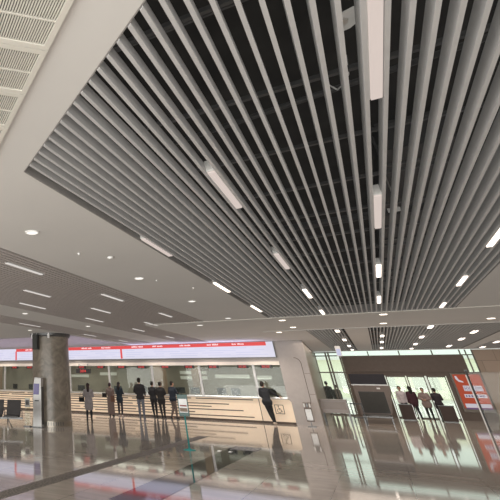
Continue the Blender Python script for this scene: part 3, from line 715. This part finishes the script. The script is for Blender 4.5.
# ------------------------------------------------------------------ people
def remeshed(name, bm, mat, parent, voxel=.016, smooth=2):
    o = obj(name, bm, mat, parent, True)
    r = o.modifiers.new('r', 'REMESH'); r.mode = 'VOXEL'; r.voxel_size = voxel; r.use_smooth_shade = True
    s = o.modifiers.new('s', 'SMOOTH'); s.iterations = smooth; s.factor = .5
    dg = bpy.context.evaluated_depsgraph_get(); me = bpy.data.meshes.new_from_object(o.evaluated_get(dg))
    o.modifiers.clear(); me.name = name; o.data = me
    for p in me.polygons: p.use_smooth = True
    return o
def cloth(col): return flat('cloth', col, .85, var=.12, scale=14)
def person(label, loc, rz, hgt, top, bottom, hair=(.02, .015, .012), shoe=(.02, .02, .02), pose=None, coat=0, long_hair=False, scarf=None,
           turn=0., bulk=1., skirt=None, group=None, lean=0.):
    """figure facing local +Y, feet at origin; pose overrides joints (in fractions of height)"""
    J = dict(hipL=(-.050, 0, .515), hipR=(.050, 0, .515), kneeL=(-.055, .012, .285), kneeR=(.055, .012, .285),
             ankL=(-.055, -.01, .048), ankR=(.055, -.01, .048), waist=(0, .0, .60), chest=(0, .0, .73), neck=(0, 0, .835), head=(0, .012, .925),
             shL=(-.096, 0, .796), shR=(.096, 0, .796), elL=(-.125, -.01, .640), elR=(.125, -.01, .640), wrL=(-.125, .045, .500), wrR=(.125, .045, .500))
    if pose: J.update(pose)
    if lean:
        for k in ('waist', 'chest', 'neck', 'head', 'shL', 'shR'):
            x, y, z = J[k]; J[k] = (x, y+(z-.515)*lean, z)
    P = {k: Vector(v)*hgt for k, v in J.items()}; h = hgt
    root = thing('person', label, 'person', loc, rz, group)
    bm = bmesh.new()
    def torso(bm, g):
        caps(bm, P['hipL'], P['hipR'], .062*h*g)
        for a, b, ra, rb, w in ((Vector((P['hipL']+P['hipR']))/2, P['waist'], .060, .055, .030), (P['waist'], P['chest'], .055, .062, .040)):
            for s in (-1, 0, 1):
                off = Vector((s*w*h, 0, 0)); caps(bm, a+off, b+off, ra*h*g, rb*h*g)
        caps(bm, P['chest']+Vector((-.045*h, 0, .01*h)), P['shL'], .058*h*g, .036*h*g); caps(bm, P['chest']+Vector((.045*h, 0, .01*h)), P['shR'], .058*h*g, .036*h*g)
        caps(bm, P['shL'], P['neck']-Vector((0, 0, .015*h)), .030*h*g, .034*h*g); caps(bm, P['shR'], P['neck']-Vector((0, 0, .015*h)), .030*h*g, .034*h*g)
    def arm(bm, s, g, to=1.):
        sh, el, wr = P['sh'+s], P['el'+s], P['wr'+s]
        caps(bm, sh, el, .033*h*g, .025*h*g); caps(bm, el, el.lerp(wr, to), .025*h*g, (.017 if g == 1 else .019)*h*g)
    def leg(bm, s, g):
        hp, kn, an = P['hip'+s], P['knee'+s], P['ank'+s]
        caps(bm, hp, kn, .052*h*g, .034*h*g); caps(bm, kn, kn.lerp(an, .35), .034*h*g, .034*h*g); caps(bm, kn.lerp(an, .35), an, .034*h*g, .021*h*g)
    torso(bm, .86)
    for s in 'LR':
        arm(bm, s, .92); leg(bm, s, .85)
        an = P['ank'+s]; caps(bm, an-Vector((0, .015*h, .025*h)), an+Vector((0, .085*h, -.028*h)), .020*h, .016*h)
        # hand: palm, four bent unequal fingers, thumb from the side
        wr = P['wr'+s]; d = (wr-P['el'+s]).normalized(); sd = 1 if s == 'L' else -1
        side = d.cross(Vector((sd, 0, 0))); side = side.normalized() if side.length > .2 else Vector((0, 1, 0))
        inn = side.cross(d).normalized()
        pc = wr + d*.03*h; 
        for q in (-1, 0, 1): caps(bm, wr+side*q*.006*h, wr+d*.045*h+side*q*.014*h, .010*h, .0095*h)
        for q, ln in ((-1.5, .030), (-.5, .038), (.5, .042), (1.5, .036)):
            b0 = wr + d*.048*h + side*q*.0105*h; b1 = b0 + d*ln*.5*h; b2 = b1 + (d*.75+inn*.6*(1))*ln*.5*h
            caps(bm, b0, b1, .0052*h); caps(bm, b1, b2, .0050*h, .0042*h)
        t0 = wr + d*.02*h + side*.016*h; t1 = t0 + (d*.6+side*.8)*.022*h; caps(bm, t0, t1, .0062*h); caps(bm, t1, t1+d*.018*h, .0058*h, .0048*h)
    # neck and head with brow, nose, jaw, ears
    hc = P['head']; R = Euler((0, 0, turn)).to_matrix()
    caps(bm, P['neck']-Vector((0, 0, .02*h)), hc-Vector((0, .008*h, .02*h)), .030*h, .028*h)
    ball(bm, hc+Vector((0, -.004*h, .012*h)), .044*h, .054*h, .058*h, 20, R)
    ball(bm, hc+R@Vector((0, .014*h, -.028*h)), .032*h, .038*h, .036*h, 16, R)
    caps(bm, hc+R@Vector((0, .050*h, .006*h)), hc+R@Vector((0, .060*h, -.012*h)), .006*h, .009*h)
    caps(bm, hc+R@Vector((-.014*h, .046*h, -.032*h)), hc+R@Vector((.014*h, .046*h, -.032*h)), .006*h)
    for sx in (-1, 1): ball(bm, hc+R@Vector((sx*.046*h, -.004*h, -.002*h)), .006*h, .012*h, .018*h, 10, R)
    body = remeshed('body', bm, 'skin', root, .0105, 1)
    for sx in (-1, 1):
        bm = bmesh.new(); ball(bm, hc+R@Vector((sx*.018*h, .0475*h, .008*h)), .0065*h, .004*h, .0045*h, 10, R); obj('eye', bm, 'black', root, True)
    # clothing
    g = 1.08*bulk
    bm = bmesh.new(); torso(bm, g)
    for s in 'LR': arm(bm, s, g*1.12, .97)
    caps(bm, P['chest']+Vector((0, 0, .05*h)), P['neck']+Vector((0, 0, -.012*h)), .045*h, .034*h)
    if coat:
        for s in 'LR':
            hp = P['hip'+s]; kn = P['knee'+s]; e = hp.lerp(kn, min(1, coat))
            if coat > 1: e = kn.lerp(P['ank'+s], coat-1)
            caps(bm, hp, e, .064*h*g, .058*h*g); 
            mid = Vector((0, (hp.y+e.y)/2, 0)); caps(bm, Vector((0, hp.y, hp.z)), Vector((0, e.y, e.z)), .06*h*g, .058*h*g)
    remeshed('jacket' if coat < .3 else 'coat', bm, cloth(top), root, .017, 3)
    bm = bmesh.new(); caps(bm, P['hipL'], P['hipR'], .063*h); caps(bm, (P['hipL']+P['hipR'])/2, P['waist']-Vector((0, 0, .03*h)), .060*h, .05*h)
    for s in 'LR': leg(bm, s, 1.08)
    remeshed('trousers', bm, cloth(bottom), root, .016, 2)
    for s in 'LR':
        bm = bmesh.new(); an = P['ank'+s]
        zf = max(.022*h, an.z-.028*h)
        caps(bm, Vector((an.x, an.y-.018*h, zf)), Vector((an.x*1.12, an.y+.062*h, zf-.002*h)), .0235*h, .0205*h); caps(bm, Vector((an.x, an.y, zf)), an+Vector((0, 0, -.008*h)), .023*h, .024*h)
        for vv in bm.verts: vv.co.z = max(vv.co.z, zf-.021*h)
        obj('shoe', bm, cloth(shoe), root, True)
    bm = bmesh.new()
    ball(bm, hc+R@Vector((0, -.012*h, .022*h)), .050*h, .056*h, .056*h, 18, R); ball(bm, hc+R@Vector((0, -.026*h, -.004*h)), .046*h, .038*h, .045*h, 16, R)
    if long_hair: caps(bm, hc+R@Vector((0, -.030*h, .0)), P['neck']+Vector((0, -.038*h, -.05*h)), .044*h, .036*h)
    # cut the face free
    for vv in list(bm.verts):
        l = R.inverted() @ (vv.co-hc)
        if l.y > .030*h and l.z < .030*h: vv.co = hc + R @ Vector((l.x*.8, .024*h, l.z))
    hr = obj('headscarf' if scarf else 'hair', bm, cloth(scarf or hair), root, True)
    return root

def bag(label, loc, col, w=.26, hh=.2, rz=0, strap=.2):
    t = thing('handbag', label, 'bag', loc, rz, 'bags carried by people at the counter')
    m = cloth(col)
    bm = bmesh.new(); prism(bm, [(-w/2, 0), (w/2, 0), (w/2*.9, hh), (-w/2*.9, hh)], -.05, .05, XZ); obj('bag_body', bm, m, t, bevel=.015)
    bm = bmesh.new()
    for i in range(8):
        a0, a1 = PI*i/8, PI*(i+1)/8
        tube(bm, (math.cos(a0)*w*.35, 0, hh+math.sin(a0)*strap), (math.cos(a1)*w*.35, 0, hh+math.sin(a1)*strap), .008, seg=6)
    obj('strap', bm, m, t, True)

fwd = dict(elL=(-.13, .03, .66), elR=(.13, .03, .66), wrL=(-.10, .13, .66), wrR=(.10, .13, .66))
handsfront = dict(elL=(-.14, .0, .65), elR=(.14, .0, .65), wrL=(-.05, .10, .62), wrR=(.05, .10, .62))
person('woman in light grey coat and dark leggings standing right of the column', (-11.72, 22.75, 0), .35, 1.66, (.30, .27, .27), (.02, .02, .025),
       pose=dict(**handsfront, ankL=(-.065, -.03, .048), kneeL=(-.06, .0, .285), ankR=(.055, .02, .048)), coat=.72, long_hair=True, hair=(.035, .02, .02), bulk=1.08, turn=-.3)
bag('small black handbag at the left hip of the woman in the light grey coat', (-11.97, 22.50, .84), (.015, .015, .015))
person('person in long taupe coat with dark head scarf at the counter', (-12.62, 27.2, 0), .1, 1.68, (.17, .125, .11), (.05, .035, .03),
       pose=fwd, coat=1.75, scarf=(.04, .02, .025), bulk=1.0)
bag('small black shoulder bag at the side of the person in the taupe coat', (-12.86, 26.95, .95), (.015, .012, .012))
person('woman in dark navy jacket and slim black trousers at the counter', (-12.2, 27.5, 0), -.05, 1.72, (.012, .02, .03), (.02, .018, .025),
       pose=fwd, coat=.25, long_hair=True, shoe=(.4, .33, .3), hair=(.015, .01, .01), bulk=.98)
bag('brown bag hanging between the taupe coat and the navy jacket', (-12.44, 27.1, .72), (.14, .07, .045), .24, .3)
person('tall man in black top and grey blue jeans with feet together', (-10.52, 26.4, 0), .15, 1.94, (.025, .022, .024), (.14, .15, .18),
       pose=dict(elL=(-.15, .0, .66), wrL=(-.12, .10, .60), elR=(.14, -.01, .66), wrR=(.12, .07, .57)), turn=.2, shoe=(.1, .1, .13))
person('man in full black suit standing left in the dark clothed trio', (-10.44, 28.1, 0), -.08, 1.78, (.012, .012, .014), (.014, .013, .014),
       pose=dict(ankL=(-.03, .0, .048), ankR=(.045, .02, .048), elL=(-.13, .0, .66), wrL=(-.11, .08, .58), elR=(.13, .0, .66), wrR=(.10, .09, .60)), coat=.2)
person('broad man in black jacket in the middle of the trio', (-9.88, 27.75, 0), .0, 1.76, (.014, .013, .013), (.014, .012, .012),
       pose=dict(elL=(-.145, .02, .68), wrL=(-.10, .11, .62), elR=(.145, .02, .68), wrR=(.09, .12, .64), ankL=(-.02, .0, .048), ankR=(.055, .0, .048)), coat=.3, bulk=1.12, lean=.05)
person('man in navy jacket and tan trousers with one foot crossed', (-9.30, 27.95, 0), -.35, 1.80, (.012, .018, .03), (.13, .095, .08),
       pose=dict(elL=(-.14, .04, .68), wrL=(-.10, .13, .66), elR=(.15, .04, .68), wrR=(.10, .14, .66), kneeL=(-.04, .03, .285), ankL=(-.10, -.04, .055), ankR=(.06, .01, .048)), bulk=1.08, lean=.08, turn=-.3)
person('man in black jacket leaning on the counter end with arm stretched to the right', (-4.66, 28.05, 0), .05, 1.86, (.016, .018, .022), (.014, .014, .016),
       pose=dict(hipL=(-.07, -.03, .51), hipR=(.035, -.03, .51), waist=(-.03, .0, .60), chest=(-.04, .035, .72), neck=(-.05, .06, .825), head=(-.06, .08, .912),
                 shL=(-.135, .045, .79), shR=(.05, .045, .785), elL=(-.165, .06, .66), wrL=(-.12, .13, .60), elR=(.155, .10, .70), wrR=(.265, .17, .635),
                 kneeL=(-.025, -.02, .285), kneeR=(.045, .0, .285), ankL=(.045, -.045, .055), ankR=(.065, .03, .048)), bulk=1.1, coat=.12, turn=-.4, shoe=(.5, .42, .35))
# people at and beyond the entrance
person('person in white shirt walking in through the left door', (.86, 38.6, 0), PI, 1.72, (.62, .55, .56), (.05, .05, .06), pose=dict(ankL=(-.05, .10, .06), ankR=(.05, -.12, .07), kneeL=(-.05, .07, .29), kneeR=(.05, .0, .28)))
person('person in dark maroon top walking in the doorway', (1.32, 38.3, 0), .25, 1.72, (.06, .02, .028), (.02, .02, .025), pose=dict(ankL=(-.05, .09, .06), ankR=(.05, -.13, .07), kneeL=(-.05, .07, .29), kneeR=(.05, -.01, .28)), long_hair=True, coat=.3)
person('person in taupe coat standing in the middle of the doorway', (1.86, 37.7, 0), PI-.3, 1.64, (.24, .18, .165), (.02, .02, .022), pose=dict(elL=(-.16, .02, .67), elR=(.16, .02, .67), wrL=(-.06, .12, .64), wrR=(.06, .12, .64)), bulk=1.3, coat=.25)
person('person in dark coat at the right door holding a bag', (2.42, 38.2, 0), .2, 1.64, (.04, .03, .035), (.02, .02, .025), pose=handsfront, coat=.5, bulk=1.1)
person('dark clothed person standing left outside the left glazing', (-3.0, 41.5, 0), 0.2, 1.95, (.03, .025, .025), (.02, .02, .02))
person('dark clothed shorter person standing right outside the left glazing', (-2.5, 41.2, 0), 0.1, 1.74, (.05, .045, .045), (.02, .02, .02), coat=.3)

# ------------------------------------------------------------------ light
w = bpy.data.worlds.new('sky'); bpy.context.scene.world = w; w.use_nodes = True
bg = w.node_tree.nodes['Background']; bg.inputs[0].default_value = (.86, .95, .89, 1); bg.inputs[1].default_value = 1.25
def area(name, loc, rot, sx, sy, power, col=(1, 1, 1)):
    l = bpy.data.lights.new(name, 'AREA'); l.shape = 'RECTANGLE'; l.size = sx; l.size_y = sy; l.energy = power; l.color = col
    o = bpy.data.objects.new(name, l); COL.objects.link(o); o.location = loc; o.rotation_euler = rot; return o
area('daylight_rear_windows', (-8, -8.7, 1.9), (math.radians(-90), 0, PI), 40, 3.2, 2200, (1., .99, .96))
area('ceiling_fill_rear', (-5, -4, .25), (math.radians(180-25), 0, 0), 20, 6, 1800, (1., .98, .95))  # added lamp near the floor behind the camera, brightens the ceiling
for i in range(9):  # added spots that brighten the counter; no fittings above them
    l = bpy.data.lights.new('counter_fill_spot', 'SPOT'); l.energy = 150; l.color = (1., .88, .74); l.spot_size = math.radians(125); l.spot_blend = .9; l.shadow_soft_size = .04
    o = bpy.data.objects.new('counter_fill_spot', l); COL.objects.link(o); o.location = (-26.5+i*2.75, 27.2, 3.62); o.rotation_euler = (math.radians(14), 0, 0)
area('office_light', (-16, 31, 2.85), (0, 0, 0), 24, 2.5, 260, (1., .95, .85))
area('led_glow_fill', (-16, 27.9, 3.0), (PI, 0, 0), 23, .8, 160, (.62, .58, 1.))  # added upward lamp that strengthens the display glow on the ceiling
area('hall_fill', (0, 30, 3.6), (0, 0, 0), 6, 14, 260, (1., .84, .70))

def sun(name, rot, strength, col, ang=60):  # shadowless suns, added to stand in for light bounced round the hall
    l = bpy.data.lights.new(name, 'SUN'); l.energy = strength; l.color = col; l.angle = math.radians(ang); l.use_shadow = False
    o = bpy.data.objects.new(name, l); COL.objects.link(o); o.rotation_euler = rot; o.location = (0, -5, 1); return o
sun('floor_bounce', (math.radians(180-12), math.radians(8), 0), .58, (1., .96, .93))
sun('bounce_from_right', (0, math.radians(90+25), 0), .15, (1., .97, .94), 40)
sun('bounce_from_left', (0, math.radians(-90-25), 0), .13, (.9, 1., .96), 40)
sun('floor_fill_sun', (math.radians(28), 0, math.radians(25)), 1.12, (1., .97, .93))  # added from above, through the roof, to brighten the floor

# ------------------------------------------------------------------ camera (shifted lens, solved from vanishing points)
f_px, px, py = 449., 8., 145.
def cdir(x, y): return Vector(((x-px)/f_px, -(y-py)/f_px, -1.)).normalized()
Yw = cdir(380, 385); Xw = -cdir(-680, 370); Xw = (Xw - Yw*Xw.dot(Yw)).normalized(); Zw = Xw.cross(Yw)
Rm = Matrix((Xw, Yw, Zw))                 # camera -> world
cam = bpy.data.cameras.new('camera'); co = bpy.data.objects.new('camera', cam); COL.objects.link(co)
co.matrix_world = Matrix.Translation((0, 0, 1.75)) @ Rm.to_4x4()
cam.sensor_width = 36; cam.lens = f_px/500*36; cam.shift_x = (250-px)/500; cam.shift_y = (py-250)/500
cam.clip_end = 400
bpy.context.scene.camera = co
sc = bpy.context.scene
sc.view_settings.view_transform = 'Standard'; sc.view_settings.look = 'None'; sc.view_settings.exposure = 0; sc.view_settings.gamma = 1
